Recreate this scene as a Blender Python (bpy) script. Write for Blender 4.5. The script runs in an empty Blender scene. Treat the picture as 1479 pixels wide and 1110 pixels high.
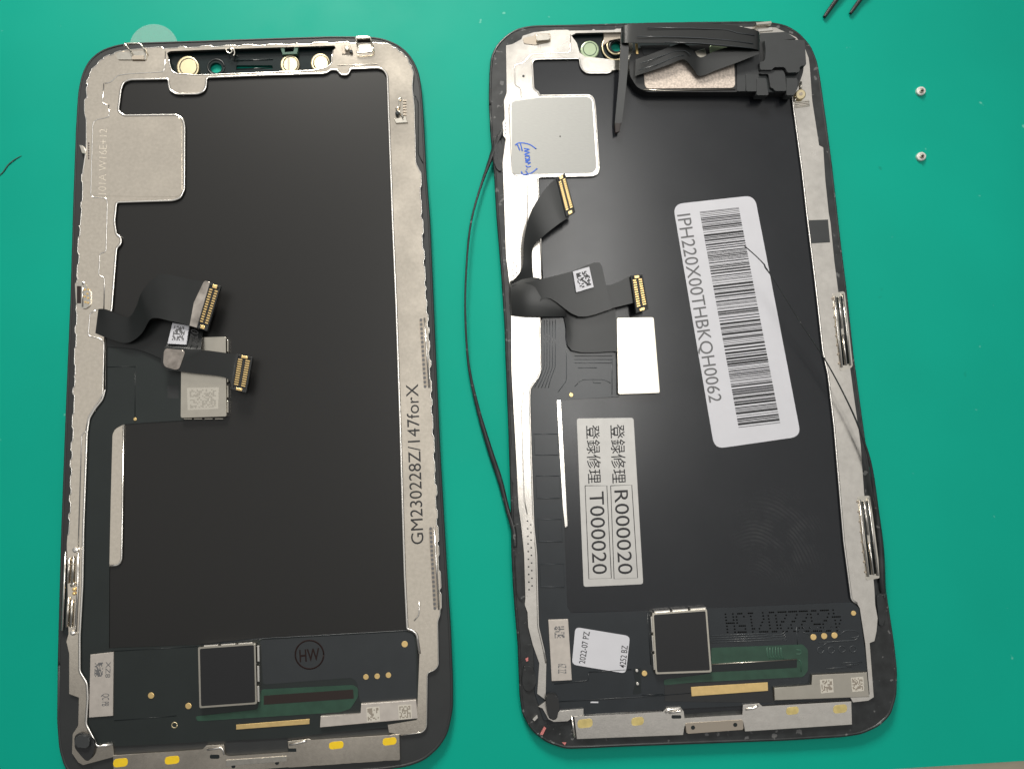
import bpy, bmesh, math, random
from mathutils import Vector, Matrix
random.seed(7)
scene = bpy.context.scene
col = scene.collection

# ------------------------------------------------------------------ camera
F, CX, CY = 1076.0, 675.1, 424.4          # phone camera: 26 mm equivalent, cropped frame
PITCH, ROLL, CAMH = 0.2131, 0.1649, 0.1466
cd = bpy.data.cameras.new('camera'); cam = bpy.data.objects.new('camera', cd); col.objects.link(cam)
cd.sensor_fit = 'HORIZONTAL'; cd.sensor_width = 36.0; cd.lens = F/1479*36
cd.shift_x = (739.5-CX)/1479; cd.shift_y = -(555-CY)/1479
cd.clip_start = .005; cd.clip_end = 20
ROT = Matrix.Rotation(PITCH, 3, 'X') @ Matrix.Rotation(ROLL, 3, 'Z')
cam.matrix_world = Matrix.Translation((0, 0, CAMH)) @ ROT.to_4x4()
scene.camera = cam

def ray(px, py):
    return ROT @ Vector(((px-CX)/F, -(py-CY)/F, -1))
def P(px, py, z=0.0):
    """photograph point traced at height z (mm) above the mat -> metres in the place"""
    d = ray(px, py); t = (z*.001-CAMH)/d.z
    return Vector((d.x*t, d.y*t, z*.001))

# ------------------------------------------------------------------ world, lamps, exposure
w = bpy.data.worlds.new('World'); scene.world = w; w.use_nodes = True
w.node_tree.nodes['Background'].inputs[0].default_value = (1.0, 1.0, .99, 1)
w.node_tree.nodes['Background'].inputs[1].default_value = .16
def area(name, loc, aim, sx, sy, power, color):
    l = bpy.data.lights.new(name, 'AREA'); l.shape = 'RECTANGLE'; l.size = sx; l.size_y = sy; l.energy = power; l.color = color
    o = bpy.data.objects.new(name, l); col.objects.link(o); o.location = loc
    o.rotation_euler = (Vector(aim)-Vector(loc)).to_track_quat('-Z', 'Y').to_euler()
    return o
def mirror(px, py, h):
    d = ray(px, py); p = P(px, py); return p + Vector((d.x, d.y, -d.z))*(h/-d.z)
# ceiling tube whose reflection runs down the old display
a, b = mirror(826, 190, 1.3), mirror(840, 660, 1.3)
tube = area('ceiling_tube', (a+b)/2, ((a+b)/2-Vector((0, 0, 1))), 0.12, (a-b).length, 3.5, (1, .98, .94))
tube.rotation_euler = (0, 0, math.atan2((a-b).y, (a-b).x)-math.pi/2)
# unseen low lamp up and to the left, cone narrowed to darken the bottom
dl = area('upper_left_lamp', (-.15, .42, .28), (.0, .06, 0), .14, .14, .30, (1, .96, .88)); dl.data.spread = math.radians(56)
# added overhead fill panel to even out the metal; the photographer's side stays dim
c1, c2 = mirror(300, 990, 1.6), mirror(620, -700, 1.6)
pn = area('overhead_fill', (c1+c2)/2, (c1+c2)/2-Vector((0, 0, 1)), 3.6, (c1-c2).length, 14.5, (1, .98, .94))
pn.rotation_euler = (0, 0, math.atan2((c2-c1).y, (c2-c1).x)-math.pi/2)
scene.view_settings.view_transform = 'Standard'; scene.view_settings.look = 'None'
scene.view_settings.exposure = 0; scene.view_settings.gamma = 1
scene.view_settings.use_curve_mapping = False
scene.render.engine = 'CYCLES'

# ------------------------------------------------------------------ materials
def mat(name, color, rough=.5, metal=0, noise=0, nscale=400, bump=0, bscale=2500, rvar=0, spec=.5, stretch=None, spots=None):
    m = bpy.data.materials.new(name); m.use_nodes = True
    nt = m.node_tree; N = nt.nodes; L = nt.links; bs = N['Principled BSDF']
    bs.inputs['Base Color'].default_value = (*color, 1); bs.inputs['Roughness'].default_value = rough
    bs.inputs['Metallic'].default_value = metal; bs.inputs['Specular IOR Level'].default_value = spec
    tc = N.new('ShaderNodeTexCoord'); src = tc.outputs['Object']
    if stretch:
        mp = N.new('ShaderNodeMapping'); mp.inputs['Scale'].default_value = stretch; L.new(src, mp.inputs[0]); src = mp.outputs[0]
    colout = None
    if noise:
        n = N.new('ShaderNodeTexNoise'); n.inputs['Scale'].default_value = nscale; n.inputs['Detail'].default_value = 5
        L.new(src, n.inputs['Vector'])
        mr = N.new('ShaderNodeMapRange'); mr.inputs[1].default_value = .25; mr.inputs[2].default_value = .75
        mr.inputs[3].default_value = 1-noise; mr.inputs[4].default_value = 1+noise; L.new(n.outputs[0], mr.inputs[0])
        mx = N.new('ShaderNodeMix'); mx.data_type = 'RGBA'; mx.blend_type = 'MULTIPLY'; mx.inputs[0].default_value = 1
        mx.inputs[6].default_value = (*color, 1); L.new(mr.outputs[0], mx.inputs[7]); colout = mx.outputs[2]
    if spots:                       # (scale, threshold, colour): flecks of dust or dirt
        for sc, th, sc_col in spots:
            n = N.new('ShaderNodeTexNoise'); n.inputs['Scale'].default_value = sc; n.inputs['Detail'].default_value = 2; L.new(tc.outputs['Object'], n.inputs['Vector'])
            r = N.new('ShaderNodeMapRange'); r.inputs[1].default_value = th; r.inputs[2].default_value = th+.03; L.new(n.outputs[0], r.inputs[0])
            mx = N.new('ShaderNodeMix'); mx.data_type = 'RGBA'; L.new(r.outputs[0], mx.inputs[0])
            if colout: L.new(colout, mx.inputs[6])
            else: mx.inputs[6].default_value = (*color, 1)
            mx.inputs[7].default_value = (*sc_col, 1); colout = mx.outputs[2]
    if colout: L.new(colout, bs.inputs['Base Color'])
    if rvar:
        n = N.new('ShaderNodeTexNoise'); n.inputs['Scale'].default_value = 120; n.inputs['Detail'].default_value = 6; L.new(tc.outputs['Object'], n.inputs['Vector'])
        mr = N.new('ShaderNodeMapRange'); mr.inputs[1].default_value = .3; mr.inputs[2].default_value = .7
        mr.inputs[3].default_value = rough-rvar; mr.inputs[4].default_value = rough+rvar; L.new(n.outputs[0], mr.inputs[0]); L.new(mr.outputs[0], bs.inputs['Roughness'])
    if bump:
        n = N.new('ShaderNodeTexNoise'); n.inputs['Scale'].default_value = bscale; n.inputs['Detail'].default_value = 3; L.new(src, n.inputs['Vector'])
        b = N.new('ShaderNodeBump'); b.inputs['Strength'].default_value = bump; b.inputs['Distance'].default_value = .000012
        L.new(n.outputs[0], b.inputs['Height']); L.new(b.outputs[0], bs.inputs['Normal'])
    return m
M = {}
M['mat'] = mat('green_rubber', (.0, .36, .258), .5, spec=.17, noise=.07, nscale=22, bump=.25, bscale=900, rvar=.05, spots=[(330, .745, (.12, .5, .38)), (140, .76, (.003, .23, .15))])
M['table'] = mat('beige_table', (.55, .48, .36), .5, noise=.05)
M['bezel'] = mat('bezel_plastic', (.024, .026, .027), .5, noise=.1, nscale=250, bump=.15)
M['bezel_worn'] = mat('bezel_glue_residue', (.02, .022, .023), .38, noise=.5, nscale=500, bump=1.0, bscale=1100, rvar=.15, spots=[(800, .66, (.12, .12, .12))])
M['film'] = mat('graphite_film', (.011, .0107, .0101), .33, noise=.04, nscale=2500, bump=.12, bscale=3000)
M['film2'] = mat('old_graphite_film', (.011, .0125, .0155), .24, noise=.05, nscale=900, bump=.1, bscale=2500, rvar=.015)
M['metal'] = mat('stamped_steel', (.86, .78, .665), .19, 1, noise=.07, nscale=1500, bump=.22, bscale=3500, rvar=.05)
M['metal2'] = mat('old_stamped_steel', (.80, .76, .70), .24, 1, noise=.07, nscale=800, bump=.35, bscale=3000, rvar=.06)
M['pad2'] = mat('brushed_pad_steel', (.37, .37, .355), .55, 1, noise=.05, nscale=900, bump=.3, bscale=1800, stretch=(1, 8, 1))
M['rim'] = mat('bright_cut_edge', (.93, .89, .83), .22, 1)
M['shield'] = mat('shield_can', (.62, .58, .5), .3, 1, noise=.05, nscale=600, bump=.15)
M['clip'] = mat('spring_steel', (.75, .71, .63), .25, 1, noise=.1, nscale=900)
M['flex'] = mat('dark_flex_board', (.013, .018, .0175), .4, noise=.12, nscale=200, bump=.15)
M['flex2'] = mat('slate_flex_board', (.018, .022, .026), .27, noise=.12, nscale=250, bump=.2, bscale=1500)
M['overlay'] = mat('slate_overlay', (.026, .030, .033), .3, noise=.06, nscale=400)
M['shieldmark'] = mat('etched_shield', (.68, .64, .56), .42, 1)
M['ribbon'] = mat('black_flex_ribbon', (.009, .0105, .0105), .33, noise=.15, nscale=300, bump=.15, bscale=1200)
M['tape'] = mat('black_module_tape', (.038, .041, .043), .6, noise=.08, nscale=500, bump=.2)
M['rubber'] = mat('black_rubber', (.018, .019, .02), .5, bump=.2)
M['gold'] = mat('gold_plate', (.95, .68, .30), .35, .85, noise=.08, nscale=1200)
M['coppery'] = mat('coppery_bend_sheen', (.46, .41, .365), .3, 1, noise=.4, nscale=700)  # lighter metal that stands in for the reflection on the cable bend
M['screw'] = mat('nickel_screw', (.80, .77, .73), .4, .35)
M['chip'] = mat('chip_pad', (.010, .0105, .012), .45, bump=.1)
M['stiff'] = mat('mottled_stiffener', (.52, .47, .42), .3, 1, noise=.55, nscale=420)  # metal mottled brighter and darker by noise
M['disc'] = mat('brass_disc', (.72, .62, .40), .38, 1, noise=.05)
M['discgreen'] = mat('pale_green_window', (.42, .52, .34), .3, .3, noise=.1)
M['green'] = mat('green_solder_mask', (.022, .062, .040), .35, noise=.2, nscale=500)
M['greenlight'] = mat('green_copper_trace', (.045, .12, .08), .35)
M['brown'] = mat('brown_slot', (.018, .010, .008), .4)
M['white'] = mat('white_sticker', (.62, .62, .66), .45, noise=.03, nscale=300, bump=.08)
M['silver'] = mat('silver_sticker', (.54, .53, .51), .42, .35, noise=.05, nscale=500, bump=.35, bscale=700)
M['plate'] = mat('pale_metal_plate', (.60, .55, .50), .5, .6, noise=.08, nscale=900, bump=.2)
M['ink'] = mat('black_ink', (.02, .02, .022), .5)
M['greyink'] = mat('grey_ink', (.13, .13, .135), .5)
M['etch'] = mat('etched_mark', (.42, .37, .31), .6, .8)
M['emboss'] = mat('embossed_steel', (.86, .78, .66), .4, 1)
M['etchlight'] = mat('etched_ground', (.72, .68, .6), .65, .6)
M['trace'] = mat('raised_trace_gloss', (.045, .052, .058), .3)
M['dotink'] = mat('matte_black_ink', (.003, .003, .003), .9, spec=.1)
M['redink'] = mat('dark_red_ink', (.016, .007, .006), .6, spec=.2)
M['blue'] = mat('blue_marker', (.03, .13, .62), .5)
M['yellow'] = mat('yellow_paint', (.86, .58, .015), .55, noise=.06, nscale=900)
M['yellowold'] = mat('faded_yellow_paint', (.62, .50, .20), .55, .3, noise=.2, nscale=900)
M['speckled'] = mat('speckled_steel', (.62, .54, .47), .55, .7, noise=.35, nscale=2200, bump=.5, bscale=2200)
M['dark'] = mat('dark_recess', (.008, .012, .013), .35)
M['notch'] = mat('dark_teal_panel', (.006, .014, .015), .2)
M['pink'] = mat('pink_residue', (.55, .18, .17), .6)
M['fibre'] = mat('grey_fibre', (.03, .1, .08), .7)
m = mat('clear_film', (.9, .97, .95), .08); M['clear'] = m
bsdf = m.node_tree.nodes['Principled BSDF']; bsdf.inputs['Alpha'].default_value = .12

# fingerprint left on the old film: ridges that scatter a little more light
m = M['film2']; N = m.node_tree.nodes; L = m.node_tree.links; fp = P(1120, 770)-P(990, 560)
tc = N.new('ShaderNodeTexCoord'); mp = N.new('ShaderNodeMapping'); mp.inputs['Location'].default_value = (-fp.x, -fp.y, 0); L.new(tc.outputs['Object'], mp.inputs[0])
wv = N.new('ShaderNodeTexWave'); wv.wave_type = 'RINGS'; wv.rings_direction = 'Z'; wv.inputs['Scale'].default_value = 560; wv.inputs['Distortion'].default_value = 9; wv.inputs['Detail'].default_value = 1; wv.inputs['Detail Scale'].default_value = .25
mp2 = N.new('ShaderNodeMapping'); mp2.inputs['Location'].default_value = (-fp.x+.004, -fp.y+.004, 0); mp2.inputs['Scale'].default_value = (1, .8, 1); L.new(tc.outputs['Object'], mp2.inputs[0]); L.new(mp2.outputs[0], wv.inputs[0])
ln = N.new('ShaderNodeVectorMath'); ln.operation = 'LENGTH'; L.new(mp.outputs[0], ln.inputs[0])
mk = N.new('ShaderNodeMapRange'); mk.inputs[1].default_value = .0035; mk.inputs[2].default_value = .010; mk.inputs[3].default_value = .85; mk.inputs[4].default_value = 0; L.new(ln.outputs['Value'], mk.inputs[0])
ml = N.new('ShaderNodeMath'); ml.operation = 'MULTIPLY'; L.new(wv.outputs['Fac'], ml.inputs[0]); L.new(mk.outputs[0], ml.inputs[1])
nn = N.new('ShaderNodeTexNoise'); nn.inputs['Scale'].default_value = 330; L.new(tc.outputs['Object'], nn.inputs['Vector'])
nr = N.new('ShaderNodeMapRange'); nr.inputs[1].default_value = .4; nr.inputs[2].default_value = .66; L.new(nn.outputs[0], nr.inputs[0])
ml2 = N.new('ShaderNodeMath'); ml2.operation = 'MULTIPLY'; L.new(ml.outputs[0], ml2.inputs[0]); L.new(nr.outputs[0], ml2.inputs[1]); ml = ml2
bs = N['Principled BSDF']; old = bs.inputs['Base Color'].links[0].from_socket
mx = N.new('ShaderNodeMix'); mx.data_type = 'RGBA'; L.new(ml.outputs[0], mx.inputs[0]); L.new(old, mx.inputs[6]); mx.inputs[7].default_value = (.034, .036, .038, 1); L.new(mx.outputs[2], bs.inputs['Base Color'])

# ------------------------------------------------------------------ object helpers
ORIGIN = {}
def link(name, me, m, parent, kind=None, label=None):
    o = bpy.data.objects.new(name, me); col.objects.link(o)
    if m: me.materials.append(M[m])
    if parent: o.parent = parent
    if kind: o['kind'] = kind
    if label: o['label'] = label
    return o
def root_of(o):
    while o and o.parent: o = o.parent
    return o
def finish(name, bm, m, parent, kind=None, label=None, smooth=False):
    off = root_of(parent).location if parent else Vector()
    bmesh.ops.recalc_face_normals(bm, faces=bm.faces)
    for v in bm.verts: v.co -= off
    if smooth:
        for f in bm.faces: f.smooth = True
    me = bpy.data.meshes.new(name); bm.to_mesh(me); bm.free()
    return link(name, me, m, parent, kind, label)
def thing(name, label, cat, loc, group=None):
    o = bpy.data.objects.new(name, None); col.objects.link(o); o.location = loc; o.empty_display_size = .01
    o['label'] = label; o['category'] = cat
    if group: o['group'] = group
    return o
def fillet(pts, r, seg=4):
    """round every corner of a pixel polygon by up to r pixels"""
    out = []; n = len(pts)
    for i in range(n):
        p0, p1, p2 = Vector(pts[i-1]), Vector(pts[i]), Vector(pts[(i+1) % n])
        a, b = p0-p1, p2-p1
        d = min(r, a.length*.45, b.length*.45)
        if d < .3 or a.length < 1e-6 or b.length < 1e-6: out.append(tuple(p1)); continue
        q0, q2 = p1+a.normalized()*d, p1+b.normalized()*d
        for k in range(seg+1):
            t = k/seg; q = q0*(1-t)**2 + p1*2*t*(1-t) + q2*t*t; out.append(tuple(q))
    return out
def fillet_open(pts, r=4, seg=3):
    out = [tuple(pts[0])]
    for i in range(1, len(pts)-1):
        p0, p1, p2 = Vector(pts[i-1]), Vector(pts[i]), Vector(pts[i+1]); a, b = p0-p1, p2-p1
        d = min(r, a.length*.45, b.length*.45)
        if d < .2: out.append(tuple(p1)); continue
        q0, q2 = p1+a.normalized()*d, p1+b.normalized()*d
        out += [tuple(q0*(1-t)**2 + p1*2*t*(1-t) + q2*t*t) for t in (k/seg for k in range(seg+1))]
    return out+[tuple(pts[-1])]
def spline(pts, k=5):
    """Catmull-Rom through tuples of any length"""
    out = []; n = len(pts)
    for i in range(n-1):
        p0, p1, p2, p3 = pts[max(i-1, 0)], pts[i], pts[i+1], pts[min(i+2, n-1)]
        for s in range(k):
            t = s/k
            out.append(tuple(.5*(2*b+(c-a)*t+(2*a-5*b+4*c-d)*t*t+(3*b-a-3*c+d)*t**3) for a, b, c, d in zip(p0, p1, p2, p3)))
    out.append(tuple(pts[-1])); return out
def teeth(path, period=19, depth=1.8, side=1, rnd=.5):
    """stepped glue-tooth edge along a pixel path"""
    out = []; up = True
    for (x0, y0), (x1, y1) in zip(path, path[1:]):
        dx, dy = x1-x0, y1-y0; L = math.hypot(dx, dy); nx, ny = -dy/L*side, dx/L*side; s = 0
        while s < L:
            e = min(L, s+period*random.uniform(1-rnd, 1+rnd)); o = depth*random.uniform(.6, 1.2) if up else 0
            out += [(x0+dx*s/L+nx*o, y0+dy*s/L+ny*o), (x0+dx*max(s+.5, e-2)/L+nx*o, y0+dy*max(s+.5, e-2)/L+ny*o)]
            s = e; up = not up
    return out
def prism_bm(bm, pts, z0, z1, bevel=0, holes=()):
    """solid from a traced outline between two heights (mm); bevel in mm on the top edge"""
    if not holes:
        top = [bm.verts.new(P(x, y, z1)) for x, y in pts]
        bot = [bm.verts.new(Vector((v.co.x, v.co.y, z0*.001))) for v in top]
        n = len(pts); ft = bm.faces.new(top); bm.faces.new(list(reversed(bot)))
        for i in range(n): bm.faces.new((top[i], bot[i], bot[(i+1) % n], top[(i+1) % n]))
        if bevel:
            es = [bm.edges.get((top[i], top[(i+1) % n])) for i in range(n)]
            bmesh.ops.bevel(bm, geom=[e for e in es if e], offset=bevel*.001, segments=2, profile=.5, affect='EDGES', clamp_overlap=True)
    else:
        b2 = bmesh.new(); loops = [pts]+list(holes); eds = []; vl = []
        for lp in loops:
            vs = [b2.verts.new(P(x, y, z1)) for x, y in lp]; vl.append(vs)
            eds += [b2.edges.new((vs[i], vs[(i+1) % len(vs)])) for i in range(len(vs))]
        bmesh.ops.triangle_fill(b2, edges=eds, use_beauty=True, use_dissolve=False)
        base = {}
        for vs in vl:
            for v in vs: base[v] = (bm.verts.new(v.co), bm.verts.new(Vector((v.co.x, v.co.y, z0*.001))))
        for f in b2.faces:
            bm.faces.new([base[v][0] for v in f.verts]); bm.faces.new([base[v][1] for v in reversed(f.verts)])
        for vs in vl:
            for i in range(len(vs)):
                a, b = base[vs[i]], base[vs[(i+1) % len(vs)]]; bm.faces.new((a[0], a[1], b[1], b[0]))
        b2.free()
def prism(name, pts, z0, z1, m, parent, bevel=0, holes=(), r=0, kind=None, label=None):
    bm = bmesh.new(); prism_bm(bm, fillet(pts, r) if r else pts, z0, z1, bevel, holes)
    return finish(name, bm, m, parent, kind, label)
def prisms(name, polys, z0, z1, m, parent, kind=None, bevel=0, label=None):
    if not kind and len(polys) < 12: return [prism(name, p, z0, z1, m, parent, bevel, label=label) for p in polys][0]
    bm = bmesh.new()
    for p in polys: prism_bm(bm, p, z0, z1, bevel)
    return finish(name, bm, m, parent, kind, label)
def circle(cx, cy, rx, ry=None, n=20, a0=0):
    ry = ry or rx
    return [(cx+rx*math.cos(a0+2*math.pi*i/n), cy+ry*math.sin(a0+2*math.pi*i/n)) for i in range(n)]
def disc(name, cx, cy, r, z0, z1, m, parent, bevel=.05, ry=None, **k):
    return prism(name, circle(cx, cy, r, ry), z0, z1, m, parent, bevel, **k)
def rect(x0, y0, x1, y1): return [(x0, y0), (x1, y0), (x1, y1), (x0, y1)]
def Q(q, u, v):
    (ax, ay), (bx, by), (cx, cy), (dx, dy) = q     # TL TR BR BL
    return ((ax*(1-u)+bx*u)*(1-v)+(dx*(1-u)+cx*u)*v, (ay*(1-u)+by*u)*(1-v)+(dy*(1-u)+cy*u)*v)
def qrect(q, u0, v0, u1, v1): return [Q(q, u0, v0), Q(q, u1, v0), Q(q, u1, v1), Q(q, u0, v1)]
def tube_bm(bm, pts3, rad, n=6, flat=1.0):
    """tube along world points; rad in metres, one value or one per point"""
    rings = []
    for i, p in enumerate(pts3):
        t = (pts3[min(i+1, len(pts3)-1)]-pts3[max(i-1, 0)]); t = t.normalized() if t.length > 0 else Vector((1, 0, 0))
        s = t.cross(Vector((0, 0, 1))); s = s.normalized() if s.length > 1e-4 else Vector((1, 0, 0)); u = s.cross(t)
        r = rad[i] if isinstance(rad, (list, tuple)) else rad
        rings.append([bm.verts.new(p+(s*math.cos(2*math.pi*k/n)+u*math.sin(2*math.pi*k/n)*flat)*r) for k in range(n)])
    for a, b in zip(rings, rings[1:]):
        for k in range(n): bm.faces.new((a[k], a[(k+1) % n], b[(k+1) % n], b[k]))
    bm.faces.new(rings[0]); bm.faces.new(list(reversed(rings[-1])))
def line(name, paths, z, rpx, m, parent, flat=.6, closed=False, kind=None, label=None, sm=0):
    """thin raised bead(s) along pixel paths; half-width in pixels (0.137 mm)"""
    if len(paths) > 1 and not kind and name != 'marker_writing':
        if len(paths) <= 10: return [line(name, [p], z, rpx, m, parent, flat, closed, kind, label, sm) for p in paths][0]
        kind = 'stuff'
    bm = bmesh.new()
    for p in paths:
        if sm: p = spline(p, sm)
        elif not closed: p = fillet_open(p)
        if closed: p = list(p)+[p[0]]
        q = [P(x, y, z) for x, y in p]; q = [v for i, v in enumerate(q) if i == 0 or (v-q[i-1]).length > 2e-5]
        tube_bm(bm, q, rpx*.000137, 6, flat)
    return finish(name, bm, m, parent, kind, label, smooth=True)
def cable(name, stations, m, parent, thick=.12, k=6, label=None, crown=0):
    """flat ribbon: stations of (ux,uy, lx,ly, z[, z2]) traced edge to edge, lifted to height z (mm)"""
    st = spline([s if len(s) == 6 else (*s, s[4]) for s in stations], k); bm = bmesh.new(); rows = []; nw = 5
    for ux, uy, lx, ly, za, zb in st:
        row = []
        for j in range(nw):
            t = j/(nw-1); x, y, z = ux+(lx-ux)*t, uy+(ly-uy)*t, za+(zb-za)*t+crown*4*t*(1-t)
            row.append((bm.verts.new(P(x, y, z)), bm.verts.new(P(x, y, z)-Vector((0, 0, thick*.001)))))
        rows.append(row)
    for a, b in zip(rows, rows[1:]):
        for j in range(nw-1):
            bm.faces.new((a[j][0], a[j+1][0], b[j+1][0], b[j][0])); bm.faces.new((a[j][1], b[j][1], b[j+1][1], a[j+1][1]))
        for j in (0, nw-1): bm.faces.new((a[j][0], b[j][0], b[j][1], a[j][1]))
    for r_ in (rows[0], rows[-1]):
        for j in range(nw-1): bm.faces.new((r_[j][0], r_[j][1], r_[j+1][1], r_[j+1][0]))
    o = finish(name, bm, m, parent, None, label)
    for f in o.data.polygons: f.use_smooth = True
    bpy_mod = o.modifiers.new('edge', 'EDGE_SPLIT'); bpy_mod.split_angle = math.radians(50)
    return o
def text(name, s, quad, z, m, parent, bold=0, label=None):
    """flat print stretched into a traced box: TL TR BR BL in reading direction"""
    c = bpy.data.curves.new(name, 'FONT'); c.body = s; c.size = 1; c.offset = bold; c.resolution_u = 4
    t = bpy.data.objects.new(name, c); col.objects.link(t)
    dg = bpy.context.evaluated_depsgraph_get(); me = bpy.data.meshes.new_from_object(t.evaluated_get(dg))
    bpy.data.objects.remove(t)
    xs = [v.co.x for v in me.vertices]; ys = [v.co.y for v in me.vertices]
    x0, x1, y0, y1 = min(xs), max(xs), min(ys), max(ys); off = root_of(parent).location
    for v in me.vertices:
        px = Q(quad, (v.co.x-x0)/(x1-x0), 1-(v.co.y-y0)/(y1-y0)); v.co = P(px[0], px[1], z)-off
    me.materials.clear()
    return link(name, me, m, parent, None, label)
def code_patch(quad, z, parent, ground='etchlight', ink='etch', n=9, dens=.5, m=.08):
    """small etched code square: a pale ground with scattered cells"""
    g = prism('code_ground', quad, z-.05, z+.012, ground, parent)
    cells = [qrect(quad, m+(1-2*m)*i/n, m+(1-2*m)*j/n, m+(1-2*m)*(i+.96)/n, m+(1-2*m)*(j+.96)/n) for i in range(n) for j in range(n) if random.random() < dens]
    prisms('code_cells', cells, z-.02, z+.024, ink, parent, kind='stuff')
    return g
def connector(quad, z, n, parent, label):
    """board-to-board plug: dark tub, raised rim, two rows of gold contacts, gold end caps"""
    c = prism('connector', quad, z-.75, z, 'rubber', parent, .06, r=2, label=label)
    rim = [qrect(quad, 0, 0, .1, 1), qrect(quad, .9, 0, 1, 1), qrect(quad, .1, 0, .9, .05), qrect(quad, .1, .95, .9, 1)]
    prisms('rim', rim, z-.02, z+.22, 'rubber', c, bevel=.03)
    for u0, u1 in ((.13, .40), (.60, .87)):
        prisms('contact_row', [qrect(quad, u0, .12+.76*i/n, u1, .12+.76*(i+.5)/n) for i in range(n)], z-.02, z+.2, 'gold', c, kind='stuff')
    prism('end_contact', qrect(quad, .3, .015, .7, .085), z-.02, z+.3, 'gold', c, .04); prism('end_contact', qrect(quad, .3, .915, .7, .985), z-.02, z+.3, 'gold', c, .04)
    prism('centre_bar', qrect(quad, .45, .12, .55, .88), z-.02, z+.12, 'rubber', c)
    return c
def shield(name, quad, z0, z1, m, parent, topmat=None, tabs=True, label=None):
    s = prism(name, quad, z0, z1, m, parent, .1, r=1.5, label=label)
    if topmat: prism('top_pad', qrect(quad, .03, .03, .97, .97), z1-.02, z1+.06, topmat, s, .03, r=2)
    return s

# ------------------------------------------------------------------ the surface
bm = bmesh.new(); prism_bm(bm, [(-900, -700), (2300, -700), (2300, 1046), (1479, 1098), (1320, 1108), (-900, 1248)], -2, 0, .4)
mat_o = finish('work_mat', bm, 'mat', None, 'structure')
bm = bmesh.new()
for s in ((-.6, -.6), (.6, -.6), (.6, .6), (-.6, .6)): bm.verts.new((s[0], s[1], -.002))
bm.faces.new(bm.verts); finish('table', bm, 'table', None, 'structure')

# ------------------------------------------------------------------ new display (clean, left)
c0 = P(375, 600); D1 = thing('display_assembly', 'clean new phone screen lying face down with uniform black film and beige metal frame', 'phone screen', (c0.x, c0.y, 0), 'phone screens on the mat')
out1 = [(86, 950), (88, 870), (91, 760), (97, 600), (104, 430), (108, 290), (112, 182), (115, 133), (120.5, 106.5), (131, 87.5), (147.6, 74), (169, 67), (188, 64), (300, 60.5), (400, 57), (480, 54.5),
        (535.7, 55), (554.6, 58), (576, 67), (592, 82), (603, 104), (607, 128), (610, 169), (614, 250), (619.5, 320), (627, 500), (634, 654), (644, 830), (649, 906), (652, 981), (652, 1022), (645, 1057), (632.5, 1077),
        (612, 1095), (587, 1104), (549, 1109), (400, 1120), (160, 1135), (130, 1133), (108, 1122), (95, 1105), (88, 1080), (85, 1040)]
notch1 = [(241, 77), (246, 74), (324, 71), (483, 66), (485, 70), (481, 73), (479, 85), (480, 90), (473, 97), (452, 102), (383, 105), (306, 108), (282, 108.6), (254, 106.4), (248, 103), (245, 93), (243.5, 84)]
prism('bezel', fillet(out1, 10, 3), 0, 1.6, 'bezel', D1, 0, holes=[notch1])
line('bezel_edge', [fillet(out1, 10, 3)], 1.45, 2.2, 'bezel', D1, 1, closed=True)
line('side_recess', [[(600, 139), (604, 148), (604, 222), (611, 236)]], 1.62, .8, 'dark', D1)
prism('backing_film', [(165, 122), (245, 116), (300, 114), (480, 107), (490, 102), (565, 100), (612, 940), (605, 1050), (130, 1070), (118, 700)], 1.55, 1.7, 'film', D1, label='plain matte charcoal backing film')
# sensor slot floor
hole = circle(312, 98, 8.5, 7.5, 18); slot = fillet(rect(341, 94.5, 394, 99.5), 2)
n1 = prism('sensor_panel', [(232, 66), (492, 58), (492, 104), (232, 116)], .15, .8, 'notch', D1, holes=[hole, slot], label='dark glass strip with camera hole and slots')
line('camera_ring', [circle(312, 97, 12, 11, 24)], .85, 1.5, 'dark', n1, closed=True)
line('slot_lip', [[(341, 100), (394, 98)], [(338, 88), (394, 86)]], .85, 1.0, 'notch', n1)
for (x, y, r, sl) in ((271, 97, 16.5, 0), (418.5, 93, 14.2, 1), (462.5, 91, 14.2, 0)):
    dk = disc('round_window', x, y, r, .8, 1.5, 'disc', D1, .25); disc('window_centre', x+1, y, r*.72, 1.45, 1.56, 'disc', dk, .05)
    line('window_groove', [circle(x+1, y, r*.76, None, 24)], 1.54, .6, 'dark', dk, closed=True)
    if sl: prism('centre_groove', rect(x-3.2, y-10, x-.2, y+10), 1.5, 1.59, 'etch', dk)
prism('bracket_loop', [(405, 69), (411, 69), (411, 76), (424, 75), (425, 68), (431, 68), (429, 78), (408, 79)], .9, 1.9, 'greenlight', D1, .05)
line('spring_curl', [[(326, 71), (329, 76), (333, 77), (335, 73), (332, 70), (337, 71), (339, 77), (337, 81)]], 2.2, 1.3, 'clip', D1, 1, sm=4)
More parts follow.
